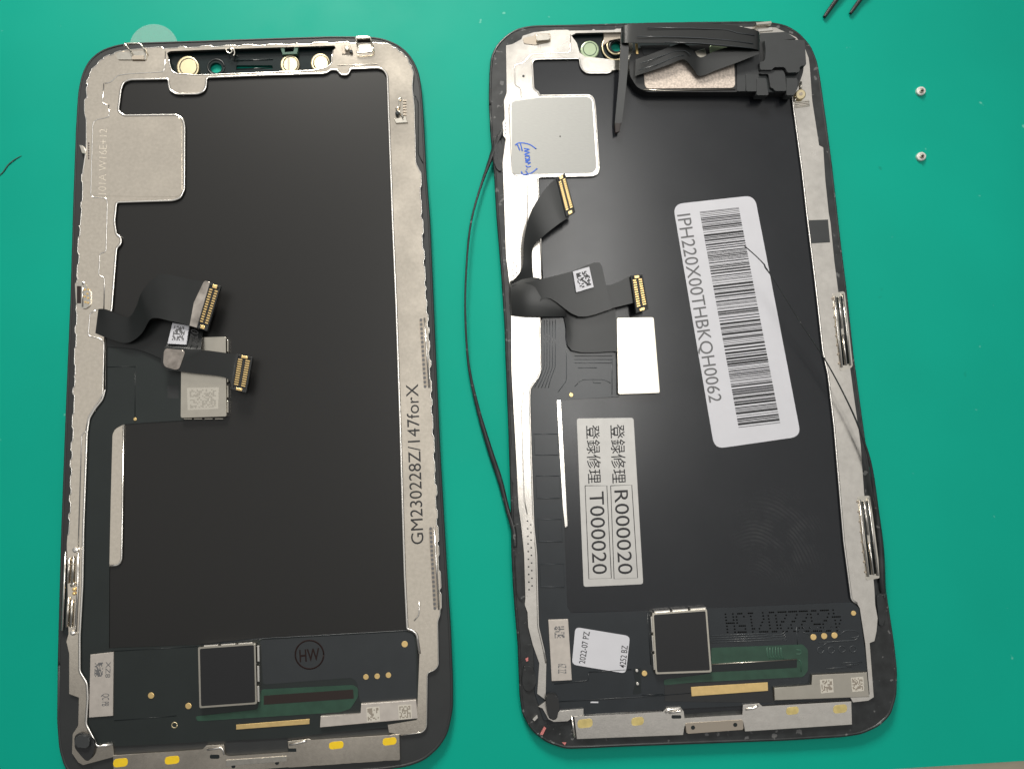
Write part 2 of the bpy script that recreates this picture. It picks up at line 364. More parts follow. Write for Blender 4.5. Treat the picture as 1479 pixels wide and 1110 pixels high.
# stamped frame
left_out = [(105, 1059.6), (113, 1047), (114, 1006.6), (100, 1001.5), (100, 943.5), (96, 926), (99, 915)] + \
    teeth([(98, 786), (101.6, 740), (104, 662), (106, 617), (108.5, 541), (110.5, 469), (113, 401), (116, 325), (119, 290), (120, 244)], 19, 2.2, -1) + \
    [(124.6, 215), (124.6, 171), (122, 163), (122, 144), (126, 141)] + teeth([(126, 130), (127, 114.6), (135, 98), (150, 85), (166.5, 77), (183, 72)], 8, 1.6, -1) + \
    teeth([(215, 71.5), (269, 69), (350, 66.5), (430, 64.5), (482, 62.5)], 20, 2.0, -1, .2) + [(503, 60.4), (506, 63), (540, 62), (554.6, 63)] + \
    teeth([(560, 65), (571, 70), (587, 83.5), (594, 98), (598, 106)], 8, 1.6, -1) + [(595, 125), (598, 150), (600.5, 236), (604.6, 244)] + \
    teeth([(606, 250), (608, 317), (614, 420), (618, 482), (621, 550), (624, 621), (629, 716), (632, 789), (635, 857), (635.5, 890)], 17, 2.2, -1) + \
    [(632, 895.6), (633, 961), (627, 967.5), (617, 971), (616, 1050), (610, 1057), (579.5, 1061)]
inner1 = [(562, 1057), (560, 1046), (602, 1039), (606, 943.5), (602, 915), (594.6, 909), (588, 908), (584.5, 830), (577.6, 600), (572, 436), (567, 320), (565, 263), (561, 155), (559.5, 109), (554.6, 101), (546.5, 98), (506, 99.6),
          (504, 105), (500, 108.6), (492, 108), (488, 101.5), (478, 100.5), (470, 106), (370, 109), (298, 112), (297.6, 125), (294, 132), (286, 135.6), (255, 136), (246, 131), (244, 124), (243.5, 114), (188, 115), (178.6, 118.6),
          (174.6, 128), (170.5, 160.5), (178.6, 167), (255.7, 166), (264, 172), (266.5, 182), (266, 274), (260, 286), (250, 289.5), (168, 292), (165, 320), (168, 339), (174.6, 343), (174.6, 352.4), (168, 358), (161, 446),
          (152, 480), (151.6, 563), (147.6, 577), (137, 590), (128.6, 604), (125.5, 625), (120.5, 762), (119, 845), (115, 918), (115, 969), (125.4, 986), (126.7, 1006.6), (124, 1045), (136, 1068), (140, 1078), (163, 1074), (165, 1092), (120, 1104), (113, 1100), (104, 1087)]
FR = prism('metal_frame', left_out+inner1, 1.55, 2.1, 'metal', D1, 0, holes=[notch1], label='stamped beige metal frame with stepped glue teeth')
line('bright_edge', [inner1[3:52], inner1[50:66]], 2.1, 1.9, 'rim', FR)
line('outer_edge', [left_out[8:]], 2.1, .8, 'rim', FR)
line('slot_edge', [notch1[5:]], 2.1, 1.1, 'rim', FR)
# embossed step lines of the frame
line('embossed_step', [[(239, 74), (238, 100), (235, 104), (188, 106.5), (170, 109), (160, 119), (150, 121)], [(157, 151), (158, 169), (139, 173), (134, 178), (131, 281), (134, 285), (153, 286), (155, 292), (153, 364), (144, 366), (142.5, 398), (151, 401), (150, 446)],
                       [(150, 121), (148, 150), (157, 152)], [(127, 621), (118, 627), (113, 790)], [(141, 447), (130, 452), (127, 485), (143, 488), (150, 494), (148, 570), (136, 588), (127, 603), (124, 622)],
                       [(606, 868), (605, 888), (598, 896)], [(488, 95), (545, 93)]], 2.1, .9, 'rim', FR)
prism('raised_pad', [(137, 176), (176, 170), (258, 169), (262, 174), (263, 276), (257, 284), (136, 283), (134, 278)], 2.05, 2.16, 'metal', FR, .04, r=4)
text('embossed_text', '101A W16E+12', [(142, 280), (147, 186), (156, 186), (151, 280)][0:1]+[(144, 186), (155, 186), (153, 281)], 2.17, 'emboss', FR, -.012)
prism('loose_strip', fillet([(166.5, 619), (180, 612), (176, 811), (172, 816), (158, 817), (160, 720), (162.5, 627)], 3), 1.7, 2.02, 'metal', D1, .05, label='narrow metal rail beside the flex board')
line('rail_edge', [[(178.5, 613), (175.5, 808), (171, 815.5), (158, 816.5)]], 2.02, 1.4, 'rim', D1)
# spots, springs and hooks on the frame
def hook_loop(paths, z, r, base, zb):
    h = prism('latch_base', base, 2.05, zb, 'clip', FR, .06, r=1.5)
    line('latch_loop', paths, z, r, 'clip', h, 1)
hook_loop([[(190, 76), (180, 63), (203, 63), (210, 75)], [(181, 62), (179, 67)]], 2.9, 1.3, [(168, 79), (172, 76), (208, 74), (212, 78), (211, 86), (170, 86)], 2.35)
prism('latch_pad', rect(190, 80, 208, 86), 2.3, 2.5, 'etch', FR, .04)
hook_loop([[(516, 63), (513, 53.5), (534, 52.5), (537, 62)], [(515, 74), (517, 77), (539, 75), (539, 66)]], 2.9, 1.2, [(517, 65), (534, 63), (538, 68), (538, 74), (518, 75)], 2.3)
prism('latch_lip', [(513, 53), (534, 52), (536, 55), (514, 56)], 1.3, 3.1, 'clip', FR, .05)
s = prism('spring_post', [(494, 66), (506, 65), (510, 78), (494, 78)], 2.05, 2.3, 'etch', FR, .05)
disc('post_head', 501, 69, 3.6, 2.3, 3.0, 'clip', s, .15); disc('post_foot', 507, 74, 2.4, 2.3, 2.7, 'dark', s, .1)
s = prism('spring_tab', [(569, 172), (586, 168), (589, 177), (572, 178)], 2.05, 2.45, 'clip', FR, .08)
line('spring_wire', [[(571, 157), (577, 155), (576, 143), (580, 142)], [(572, 159), (580, 164), (582, 171)]], 2.6, 1.3, 'clip', FR, 1)
prisms('spring_coil', [rect(582, 144+4*i, 587, 146.2+4*i) for i in range(6)], 2.05, 2.3, 'etch', FR, kind='stuff')
disc('spring_rivet', 574, 163, 3.4, 2.1, 2.9, 'dark', FR, .2)
prism('side_tab', [(114, 209), (121, 211), (124, 218), (124, 223), (118, 221)], 1.6, 2.3, 'clip', FR, .08)
prisms('tab_pits', [circle(128, 207+3.6*i, 1.1, None, 8) for i in range(7)], 2.05, 2.12, 'redink', FR, kind='stuff')
s = prism('ground_contact', fillet([(108, 407), (121, 406), (126, 415), (131, 420), (131, 440), (122, 447), (110, 441)], 3), 2.05, 2.4, 'clip', FR, .12, label='silver contact dotted with gold pins')
prisms('gold_pins', [circle(x, y, 1.6, None, 8) for x, y in ((122, 418), (127, 418), (126, 424), (122, 428), (127, 430), (123, 436), (127, 437))], 2.38, 2.5, 'gold', s, kind='stuff')
prism('contact_slot', rect(111, 413, 117, 438), 2.38, 2.42, 'brown', s)
line('contact_rail', [[(119.5, 408), (119, 443)]], 2.45, 1, 'rim', s)
# left spring clip
s = prism('side_clip', [(94, 795), (119, 791), (118.5, 850), (115, 916), (96, 916), (89, 912)], 1.55, 2.0, 'dark', FR, 0, label='shiny spring clip on the frame edge')
line('clip_rail', [[(94.5, 796), (92.5, 850), (90, 910)], [(113, 797), (112, 850), (109, 912)]], 2.25, 1.6, 'rim', s)
line('clip_leaf', [[(100, 805), (98, 842)], [(106, 803), (104.5, 842)], [(99, 862), (96.5, 905)], [(104, 866), (102.5, 905)], [(102, 846), (108, 842)]], 2.35, 1.9, 'clip', s)
prism('clip_edge', [(112, 790), (120, 790), (118.5, 850), (115, 916), (108, 916)], 1.9, 2.15, 'metal', s, .08)
for yy in (851, 857): disc('clip_dimple', 106, yy, 2.6, 2.0, 2.6, 'gold', s, .2)
disc('clip_boss', 108, 794, 4.5, 2.0, 2.7, 'rim', s, .3); disc('clip_boss', 104, 914, 4, 2.0, 2.6, 'rim', s, .3)
# perforated glue strips on the right rail
for (xa, ya, xb, yb, n) in ((608, 462, 614, 558, 15), (622, 763, 628, 878, 18)):
    g = prism('glue_strip', fillet([(xa-3, ya), (xa+3, ya-2), (xb+4, yb), (xb-2, yb+2)], 2), 2.05, 2.112, 'etch', FR)
    prisms('perforation', [circle(xa+(xb-xa)*i/n, ya+(yb-ya)*i/n, 2.1, 2.4, 8) for i in range(n+1)], 2.05, 2.13, 'greyink', g, kind='stuff')
    line('strip_lip', [[(xa+5, ya-3), (xb+6, yb+2)]], 2.15, 1.4, 'rim', g)
text('ink_print', 'GM230228Z/147forX', [(594, 786), (586, 555), (604, 554), (612, 785)], 2.125, 'ink', FR)
# flex board and its pieces
FB = prism('flex_board', [(140, 470), (205, 462), (265, 478), (266, 607), (196, 611), (182, 612), (167, 617), (162, 627), (158, 817), (157, 936), (288, 931), (375, 921), (588, 909.5), (597, 912), (602, 919), (605, 1015), (604, 1046), (470, 1058), (430, 1064), (170, 1077), (120, 1075), (112, 1000), (112, 600), (140, 560)], 1.6, 1.85, 'flex', D1, .05, label='dark flexible circuit board along the side and bottom')
line('board_seam', [[(154, 530), (196, 529)], [(195, 529), (195, 609)], [(165, 1040), (255, 1033)], [(160, 940), (285, 933)]], 1.86, .5, 'dark', FB)
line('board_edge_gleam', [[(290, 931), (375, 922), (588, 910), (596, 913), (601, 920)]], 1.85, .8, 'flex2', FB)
prism('board_overlay', fillet([(376, 924), (586, 912), (596, 915), (600, 930), (602, 1008), (520, 1014), (516, 984), (508, 978), (380, 988)], 4), 1.8, 1.9, 'overlay', FB, .03)
disc('gold_spot', 195, 605, 2.4, 1.8, 1.95, 'gold', FB)
prism('faint_patch', rect(242, 557, 258, 575), 1.8, 1.87, 'bezel', FB)
SH = shield('shield_can', [(262, 488), (326, 486), (327, 601), (261, 603)], 1.85, 2.9, 'shield', D1, label='silver shield can with faint code patch under the cables')
code_patch([(270, 560), (316, 559), (315, 590), (271, 592)], 2.9, SH, 'shieldmark', 'shield', 15, .5)
prisms('shield_wall_tab', [rect(327.5, y, 330, y+18) for y in (490, 512, 534, 556, 578)]+[rect(265+15*i, 603.5, 277+15*i, 605.5) for i in range(4)], 1.85, 2.6, 'shield', SH, bevel=.08)
CH = shield('driver_chip', [(286, 934), (369, 928), (371, 1016), (288, 1022)], 1.85, 3.0, 'shield', D1, 'chip', label='square chip with black pad in a silver frame')
for i in range(3):
    prism('frame_tab', [(294+25*i, 931.5-1.6*i), (315+25*i, 930-1.6*i), (315+25*i, 933-1.6*i), (294+25*i, 934.5-1.6*i)], 1.9, 2.8, 'rim', CH, .08)
    prism('frame_tab', [(371, 932+29*i), (374.5, 932+29*i), (375, 955+29*i), (371.5, 955+29*i)], 1.9, 2.8, 'rim', CH, .08)
G = prism('green_window', fillet([(282, 1034), (372, 1024), (378, 995), (510, 988.5), (517, 993), (517, 1006), (506, 1023), (490, 1028), (285, 1041)], 3), 1.84, 1.93, 'green', FB, .02, label='strip of bare green circuit board')
prism('brown_slot', [(381, 1004), (510, 995), (511, 1008), (381, 1017)], 1.92, 1.96, 'brown', FB)
prism('gold_bar', [(341, 1046), (447, 1037.5), (447, 1045), (341, 1053)], 1.84, 2.0, 'gold', FB, .04)
SS = prism('shield_strip', [(463, 1034), (521.5, 1030.5), (521.5, 1016), (601, 1010), (604, 1037), (462, 1050)], 1.85, 2.5, 'plate', D1, .08, label='stepped pale shield strip with two etched codes')
code_patch([(529, 1021), (548, 1019.5), (549, 1040), (530, 1042)], 2.5, SS); code_patch([(575, 1018), (594, 1016.5), (595, 1037), (576, 1038.5)], 2.5, SS)
for x, y, r in ((528.5, 977, 4), (544.7, 976, 4), (561, 974.5, 4), (584.5, 929.6, 4.6)): disc('gold_pad', x, y, r, 1.85, 1.96, 'gold', FB, .03)
for x, y in ((218, 1004), (272, 1019)): disc('copper_spot', x, y, 4.6, 1.8, 1.98, 'gold', FB, .06)
line('via_ring', [circle(252, 1046.5, 4, None, 14)], 1.88, .8, 'disc', FB, closed=True)
line('stamp_ring', [circle(447, 944.8, 20.5, 20.5, 36)], 1.905, 1.0, 'redink', FB, .2, closed=True)
text('stamp_letters', 'HW', [(432, 938), (461, 935), (462, 953), (433, 956)], 1.925, 'redink', FB, .012)
PL = prism('code_plate', [(130.5, 945), (164, 941), (163, 1033), (128.4, 1035.6)], 1.85, 2.15, 'plate', D1, .04, label='pale plate printed with small code and letters')
code_patch([(136, 955), (150, 954), (149, 978), (135, 979)], 2.15, PL, 'plate', 'greyink', 10, .65)
text('plate_letters', 'QC PB', [(158, 1001), (157, 1019), (145, 1019), (146, 1001)], 2.17, 'greyink', PL); text('plate_letters', 'XZ8', [(160, 955), (159, 978), (152, 978), (153, 955)], 2.17, 'greyink', PL)
prism('corner_bumper', fillet([(107, 1062), (116, 1057), (130, 1062), (137, 1072), (134, 1092), (126, 1100), (118, 1092), (108, 1080)], 4), 1.6, 2.7, 'rubber', D1, .15)
prism('bumper_cap', fillet([(108, 1064), (122, 1060), (130, 1066), (128, 1080), (108, 1078)], 4), 2.7, 3.3, 'tape', D1, .2)
BR = prism('bottom_bracket', [(163, 1090), (293, 1082), (298, 1076), (323.5, 1074.7), (325, 1090), (330, 1092), (418, 1086), (415.5, 1070), (446, 1066), (451, 1068.4), (577, 1059.6), (578, 1096)] + teeth([(576, 1096), (416, 1107)], 9, 1.2, -1) + [(330, 1114), (164, 1122)], 1.6, 2.25, 'metal', D1, .08, label='brownish bottom bracket with bright yellow dots')
for x, y, rx, ry in ((174, 1100.7, 10.5, 8), (248.5, 1097, 10.5, 7.5), (485.6, 1075.5, 10.5, 7), (562.6, 1070, 10, 7)):
    prism('yellow_dot', fillet([(x-rx, y-ry*.6), (x+rx, y-ry*.9), (x+rx, y+ry*.6), (x-rx, y+ry*.9)], 6), 2.2, 2.29, 'yellow', BR, .02)
prism('latch_slot', fillet(rect(303, 1089, 317, 1095), 3), 2.2, 2.27, 'dark', BR); line('latch_bead', [[(299, 1082), (321, 1079), (324, 1089)], [(418, 1075), (433, 1072), (444, 1069)]], 2.35, 1.4, 'rim', BR)
prism('centre_bar', [(326, 1097), (414, 1091), (414, 1099), (326, 1106)], 2.2, 2.4, 'clip', BR, .06)
for x, y in ((337, 1106), (400, 1101)): disc('screw_hole', x, y, 3, 2.2, 2.28, 'dark', BR)
prism('latch_shadow_gap', rect(416, 1080, 428, 1085), 2.2, 2.27, 'dark', BR)
# round clear pull tab of the front film
bm = bmesh.new(); prism_bm(bm, circle(222, 68, 35, 33, 40), 0.02, .12); finish('pull_tab', bm, 'clear', D1, label='clear round pull tab of the protective film')
# two ribbon cables
cable('under_cable', [(150, 468, 152, 500, 2.0), (198, 462, 200, 505, 2.3), (250, 463, 238, 520, 2.6)], 'ribbon', D1)
CB = cable('short_cable', [(248, 464, 294, 473, 3.0, 3.2), (241, 497, 290, 503, 4.0, 4.2), (237, 503, 291, 504, 4.3, 4.4), (234, 530, 292, 506, 4.5), (266, 537, 300, 506, 4.4), (325, 545, 338, 511, 4.1), (334, 562, 343, 511, 4.0)], 'ribbon', D1, label='short ribbon cable bent towards the shield')
prism('cable_sticker', [(249, 466), (273, 470), (269, 497.5), (242, 496)], 4.0, 4.45, 'white', CB); code_patch([(252, 470), (268, 472), (265, 492), (248, 491)], 4.46, CB, 'white', 'greyink', 10, .5, 0)
prism('bend_sheen', fillet([(237, 502.5), (268, 506), (258, 535), (235.5, 529)], 6), 4.45, 4.62, 'coppery', CB, .06)  # patch paints in the bright reflection where the cable bends
text('cable_print', '02 Z', [(287, 478), (284, 501), (273, 500), (276, 474)], 4.5, 'ink', CB)
connector([(342, 511), (365, 515), (355.5, 567), (334, 562)], 4.7, 12, D1, 'gold pinned plug ending the short cable')
cable('long_cable', [(142, 446, 137.6, 481, 2.3), (154.6, 447, 159, 489.5, 2.9), (184, 458, 184, 495, 3.3), (196, 444, 204, 482, 4.2), (204, 423, 216, 462, 5.2), (219, 404, 226, 459, 5.6), (237, 395.7, 240, 462, 5.6), (269, 402, 262, 467, 5.3), (303, 408, 286, 473, 5.0)], 'ribbon', D1, label='long black ribbon cable looping up to its plug')
prism('stiffener', fillet([(295, 405), (304, 407), (287, 474), (264, 467), (276, 445)], 3), 4.95, 5.15, 'stiff', D1, .05)
connector([(303, 408), (319, 413), (299, 478), (284, 473)], 5.5, 14, D1, 'gold pinned plug ending the long cable')

# ------------------------------------------------------------------ used display (right)
c0 = P(990, 560); D2 = thing('display_assembly', 'used phone screen lying face down with barcode label, stickers and loose cables', 'phone screen', (c0.x, c0.y, 0), 'phone screens on the mat')
out2 = [(708, 145), (709, 105), (711, 82), (719, 66), (733, 52), (748.5, 43), (769, 39), (825, 38), (900, 36), (1000, 34), (1100, 33), (1118, 35), (1136, 39), (1154, 50.5), (1169.5, 68.5), (1178.5, 91), (1183, 118), (1190, 168), (1199, 235), (1212, 351), (1221, 423),
        (1230, 509.5), (1245, 620), (1257, 700), (1269, 775), (1277, 850), (1283, 890), (1289, 930), (1293, 967.5), (1292, 1003), (1284, 1030), (1267.6, 1046), (1243, 1057), (1216, 1061), (1135, 1066), (1000, 1071), (903, 1074.5), (850.6, 1077), (816.7, 1078), (790.5, 1069), (769.6, 1053), (756.6, 1030),
        (752.7, 1004), (750, 931), (743.5, 852), (741, 800), (740, 731), (736.6, 620), (732, 508), (731, 473), (725.7, 392), (719, 311), (716, 257), (710, 190)]
notch2 = [(825, 51.5), (832, 48), (895, 46.5), (1090, 42), (1090, 88), (895, 88), (870, 84.5), (845, 82), (837, 76), (833, 62)]
prism('bezel', fillet(out2, 8, 3), 0, 1.6, 'bezel_worn', D2, holes=[notch2], label='black bezel caked with glue residue')
line('bezel_edge', [fillet(out2, 8, 3)], 1.4, 2.4, 'bezel_worn', D2, 1, closed=True)
prism('backing_film', [(764, 86), (838, 86), (845, 98), (900, 98), (1150, 92), (1180, 300), (1248, 880), (1255, 1010), (790, 1045), (768, 640)], 1.55, 1.7, 'film2', D2, label='dark glossy backing film with a fingerprint')
hole2 = circle(890, 68, 7.5, 7, 16)
prism('sensor_panel', [(816, 44), (1098, 38), (1098, 94), (820, 92)], .15, .8, 'notch', D2, holes=[hole2])
dk = disc('round_window', 852, 72, 13.5, .8, 1.5, 'discgreen', D2, .25); line('window_groove', [circle(852, 71, 9.5, None, 24)], 1.52, .6, 'green', dk, closed=True)
line('camera_ring', [circle(890, 66, 13, 12.5, 28), circle(889, 68, 19, 19, 28)], 1.2, 1.8, 'disc', D2, closed=True)
line('camera_collar', [circle(890, 67, 9.5, 9, 24)], 1.0, 2, 'dark', D2, closed=True)
prism('camera_shroud', [(872, 48), (897, 46), (897, 56), (880, 58), (872, 66)], .8, 1.45, 'etch', D2, .1)
out2f = [(788, 1010), (776, 1001), (779, 957), (769.6, 930.6), (763, 904.5), (762, 883.6), (758, 873), (759, 863), (757, 800), (753, 759), (749, 731), (745, 647.5), (739, 536), (738.5, 468), (738, 424.6), (731, 370.5), (728, 284), (726, 235), (730.5, 201), (727, 197), (726, 177), (729, 172), (728, 145), (732, 134), (731, 66), (740, 64), (753, 57), (755, 52), (771, 47)] + \
    teeth([(800, 45), (860, 44), (1000, 41), (1090, 39)], 24, 1.5, -1) + [(1120, 40), (1150, 54), (1163, 71), (1168, 84), (1169.5, 96), (1171, 116), (1173, 145), (1183, 210), (1189, 213), (1192, 260), (1197, 308), (1199.5, 322), (1205, 377), (1211, 423), (1225, 510), (1233, 570), (1243, 641), (1248, 711.5), (1262, 840), (1263, 852), (1264, 873), (1267.6, 892), (1266, 911), (1263, 925), (1256, 928), (1262, 1006), (1254, 1011), (1232, 1013.5)]
in2f = [(1228, 1006), (1256, 1002), (1250, 930), (1242, 878), (1238, 871), (1230, 866), (1219, 782), (1205, 616.6), (1196, 540), (1189, 509.5), (1181, 437), (1176, 394), (1170.6, 351), (1166, 313), (1159, 250), (1146, 154), (1138, 95), (888, 101), (886, 102), (879, 105.7), (847.7, 105.7), (841, 101), (837.5, 93), (837.5, 84.5), (775.6, 85.5), (770, 87.7), (769, 93), (771, 129), (778, 133), (779, 138), (852, 137), (858, 143), (860, 156), (865.7, 244), (863, 251), (856.7, 254), (777, 255.7), (780, 330), (783, 403), (783, 450), (780, 473), (781, 535), (778, 544), (766, 560), (765, 575), (767, 647.5), (771, 759), (775, 800), (777.5, 904.5), (785, 936), (789, 957)]
FR2 = prism('metal_frame', out2f+in2f, 1.55, 2.1, 'metal2', D2, 0, holes=[notch2], label='bright worn metal frame')
line('bright_edge', [in2f[4:17], in2f[18:39], in2f[39:]], 2.1, 1.5, 'rim', FR2)
line('embossed_step', [[(824, 50), (824, 76), (768, 78), (756, 91), (743, 94), (744, 124), (752, 127), (753, 143), (737, 146), (735, 155), (739, 248), (744, 254), (760, 256), (762, 262), (761, 330)], [(771, 545), (757, 563), (753, 590), (757, 720), (762, 745)]], 2.1, .8, 'rim', FR2)
prism('raised_pad', [(739, 147), (780, 141), (850, 140), (855, 145), (862, 243), (856, 250), (742, 252), (739, 245)], 2.05, 2.16, 'pad2', FR2, .04, r=4)
disc('rust_spot', 809, 197, 1.0, 2.1, 2.18, 'redink', FR2, .02); disc('pin_hole', 756, 110, 1.8, 2.0, 2.115, 'dark', FR2, .02)
# blue handwriting
A1 = lambda p: [(690+x/4.44, 10+y/4.44) for x, y in p]
line('marker_writing', [A1([(240, 888), (268, 872), (330, 882), (376, 912)]), A1([(254, 882), (262, 902), (270, 922)]), A1([(274, 876), (280, 900), (286, 926)]), A1([(296, 908), (330, 915), (298, 925), (332, 934), (300, 946), (332, 955)]),
                        A1([(302, 962), (318, 956), (334, 966), (318, 978), (302, 970)]), A1([(304, 984), (336, 980), (306, 996), (338, 998), (320, 1010)]), A1([(308, 1016), (320, 1028), (340, 1022)]), A1([(312, 1038), (318, 1044)]), A1([(280, 1055), (292, 1075), (340, 1068), (382, 1036)]), A1([(305, 1050), (318, 1066), (310, 1078)])], 2.165, 1.0, 'blue', FR2, .15, sm=4)
prism('frame_tape', [(1168, 318), (1196, 317), (1199, 350), (1171.5, 351.5)], 1.7, 2.14, 'tape', FR2, .02, label='small dark grey tape across the side rail')
# clips
s = prism('top_clip', fillet([(755, 55), (771, 52), (773, 49), (795, 48), (796, 60), (775, 65), (757, 63)], 2), 2.0, 2.25, 'etch', FR2, .06)
prism('clip_leaf', fillet([(774, 50), (793, 49), (795, 57), (775, 59)], 2), 2.25, 3.0, 'clip', s, .15)
s = prism('top_clip', [(1092, 32.5), (1114, 30.5), (1115, 34), (1093, 36)], 1.2, 3.4, 'clip', FR2, .06); prism('clip_foot', [(1093, 41), (1115, 39), (1117, 44), (1096, 46)], 2.0, 2.4, 'rim', s, .1)
for q in ([(1202, 424), (1220, 420), (1232, 530), (1213, 536)], [(1238, 717), (1257, 715), (1272, 834), (1251, 838)]):
    s = prism('side_clip', q, 1.6, 2.15, 'clip', FR2, .08, r=3, label='silver spring clip on the right rail')
    line('clip_bead', [[Q(q, .18, .04), Q(q, .12, .5), Q(q, .18, .96)], [Q(q, .5, .06), Q(q, .5, .47)], [Q(q, .52, .55), Q(q, .55, .95)], [Q(q, .82, .03), Q(q, .84, .97)]], 2.35, 1.3, 'rim', s)
    line('clip_slot', [[Q(q, .34, .06), Q(q, .34, .94)], [Q(q, .68, .06), Q(q, .68, .94)]], 2.18, 1.4, 'dark', s)
    prisms('clip_dimple', [circle(*Q(q, .04, .06+.12*i), 1.6, 2, 8) for i in range(8)], 2.1, 2.25, 'etch', s, kind='stuff')
g = prism('perforated_strip', fillet([(754, 743), (764, 742), (771, 752), (774, 858), (761, 862), (757, 800)], 3), 2.0, 2.2, 'metal2', FR2, .04)
prisms('perforation', [circle(762+(i % 2)*4.5+i*.12, 752+5.5*i, 1.25, None, 8) for i in range(19)], 2.15, 2.215, 'dark', g, kind='stuff')
prisms('perforation', [circle(741+(i % 2)*5, 380+4.5*i, 1.2, None, 8) for i in range(6)], 2.05, 2.12, 'brown', FR2, kind='stuff')
g = prism('contact_pad', fillet(rect(727, 174, 733, 198), 2), 2.05, 2.25, 'rim', FR2, .04); prisms('contact_holes', [circle(730.5, 178+5*i, 1.0, None, 8) for i in range(4)], 2.2, 2.27, 'dark', g, kind='stuff')
s = prism('ridged_tab', [(1146, 147), (1168, 144), (1170, 153), (1147, 156)], 2.05, 2.3, 'clip', FR2, .06); line('tab_ridge', [[(1148, 149+2.4*i), (1169, 146.5+2.4*i)] for i in range(3)], 2.32, .6, 'etch', s)
s = disc('frame_screw', 1157, 136, 7.5, 2.1, 3.0, 'disc', FR2, .2); disc('screw_recess', 1157, 135.5, 2.6, 2.95, 3.04, 'etch', s, .02)
line('screw_bracket', [[(1157, 118), (1157, 130)], [(1150, 140), (1148, 147)]], 2.4, 1.6, 'clip', FR2)
# flex board
FB2 = prism('flex_board', [(772, 448), (822, 448), (827, 507), (894, 507), (894, 573), (806, 577), (815, 760), (819, 876), (824, 885), (934, 882), (1020, 878), (1232, 869), (1241, 877), (1254, 970), (1258, 1006), (1120, 1016), (1000, 1022), (860, 1030), (785, 1040), (772, 1000), (770, 900), (762, 640), (758, 570), (772, 540)], 1.6, 1.85, 'flex2', D2, .06, label='slate flexible circuit board with raised traces')
line('board_trace', [[(786+4*i, 462), (786+4*i, 530), (780+4*i, 545), (772+5*i, 560)] for i in range(5)] + [[(830, 514+5*i), (884, 514+5*i)] for i in range(3)] + [[(835, 531), (862, 531)], [(830, 558), (840, 548), (872, 548), (882, 553)], [(857, 549), (857, 553), (868, 553)], [(818, 470), (818, 550), (806, 566)], [(884, 518), (884, 570)]], 1.86, .45, 'trace', FB2)
for y0, y1 in ((626.6, 656.5), (687, 719), (749.5, 781.6), (814, 847)):
    f = lambda y: (771+(y-626)*.045, 805+(y-626)*.048)
    prism('board_pad', [(f(y0)[0], y0), (f(y0)[1], y0), (f(y1)[1], y1), (f(y1)[0], y1)], 1.8, 1.93, 'flex2', FB2, .04)
    line('pad_seam', [[(f(y0)[0], y0), (f(y0)[1], y0)], [(f(y1)[0], y1), (f(y1)[1], y1)]], 1.93, .6, 'trace', FB2)
prism('side_rail', [(804, 578), (810, 577), (820, 759), (816, 762), (813, 731)], 1.75, 2.05, 'rim', D2, .05, label='thin bright rail beside the board')
SH2 = shield('shield_can', [(891, 459), (944, 458), (953, 567), (893, 569)], 1.85, 2.8, 'shield', D2, label='bare shield can glaring in the light')
prism('shield_notch', [(887, 460), (892, 460), (895, 506), (889, 508)], 1.9, 2.6, 'ribbon', SH2)
disc('gold_spot', 825, 570, 3, 1.8, 1.98, 'gold', FB2)
CH2 = shield('driver_chip', [(942, 885), (1021, 879), (1028, 970), (947, 973)], 1.85, 3.0, 'shield', D2, 'chip', label='square chip with black pad beside the small white sticker')
for i in range(3): prism('frame_tab', [(945+26*i, 882-2*i), (968+26*i, 880.3-2*i), (968+26*i, 884-2*i), (945+26*i, 886-2*i)], 1.9, 2.7, 'rim', CH2, .08); prism('frame_tab', [(939.5+1.6*i, 890+27*i), (942.5+1.6*i, 890+27*i), (944+1.6*i, 913+27*i), (941+1.6*i, 913+27*i)], 1.9, 2.7, 'rim', CH2, .08)
prism('green_window', fillet([(959, 981), (1027, 972), (1027, 935), (1160, 930), (1167, 938), (1167, 968), (1160, 977), (1000, 985), (959, 989)], 3), 1.84, 1.92, 'green', FB2, .02, label='bare green circuit strip with pale traces')
line('green_trace', [[(1108+4*i, 934), (1108+4*i, 946), (1112+4*i, 951)] for i in range(6)] + [[(1150, 938), (1157, 938), (1157, 944), (1150, 944)], [(1153, 952), (1157, 954), (1157, 970)]], 1.92, .6, 'greenlight', FB2)
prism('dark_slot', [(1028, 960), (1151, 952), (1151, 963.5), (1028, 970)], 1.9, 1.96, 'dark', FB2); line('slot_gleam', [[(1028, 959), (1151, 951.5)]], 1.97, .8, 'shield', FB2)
prism('gold_bar', [(998, 991.5), (1109, 984.6), (1109.5, 997), (999, 1005)], 1.84, 2.0, 'gold', FB2, .04)
prism('dark_cover', [(960, 988), (998, 986), (1110, 982), (1116, 1000), (1118, 1014), (960, 1012)], 1.82, 1.9, 'rubber', FB2)
SS2 = prism('shield_strip', [(1118, 992.4), (1173, 989), (1173, 974), (1252.5, 970), (1256, 1006), (1119, 1011)], 1.85, 2.5, 'shield', D2, .1, label='stepped shiny shield strip with two etched codes')
code_patch([(1184, 981), (1203, 979.5), (1204, 999), (1186, 1000.5)], 2.5, SS2); code_patch([(1229, 978), (1247, 976.5), (1248, 997), (1231, 998.5)], 2.5, SS2)
for x, y, r in ((1175, 919.5, 4.4), (1190.5, 918, 4.4), (1205.4, 917, 4.4), (1233, 885, 3.6)): disc('gold_pad', x, y, r, 1.85, 1.96, 'gold', FB2, .03)
line('via_ring', [circle(x, y, 4.6, None, 16) for x, y in ((1185, 938), (1200.5, 938), (1216, 936.5), (1232, 936.5))], 1.87, .6, 'trace', FB2, 1, closed=True)
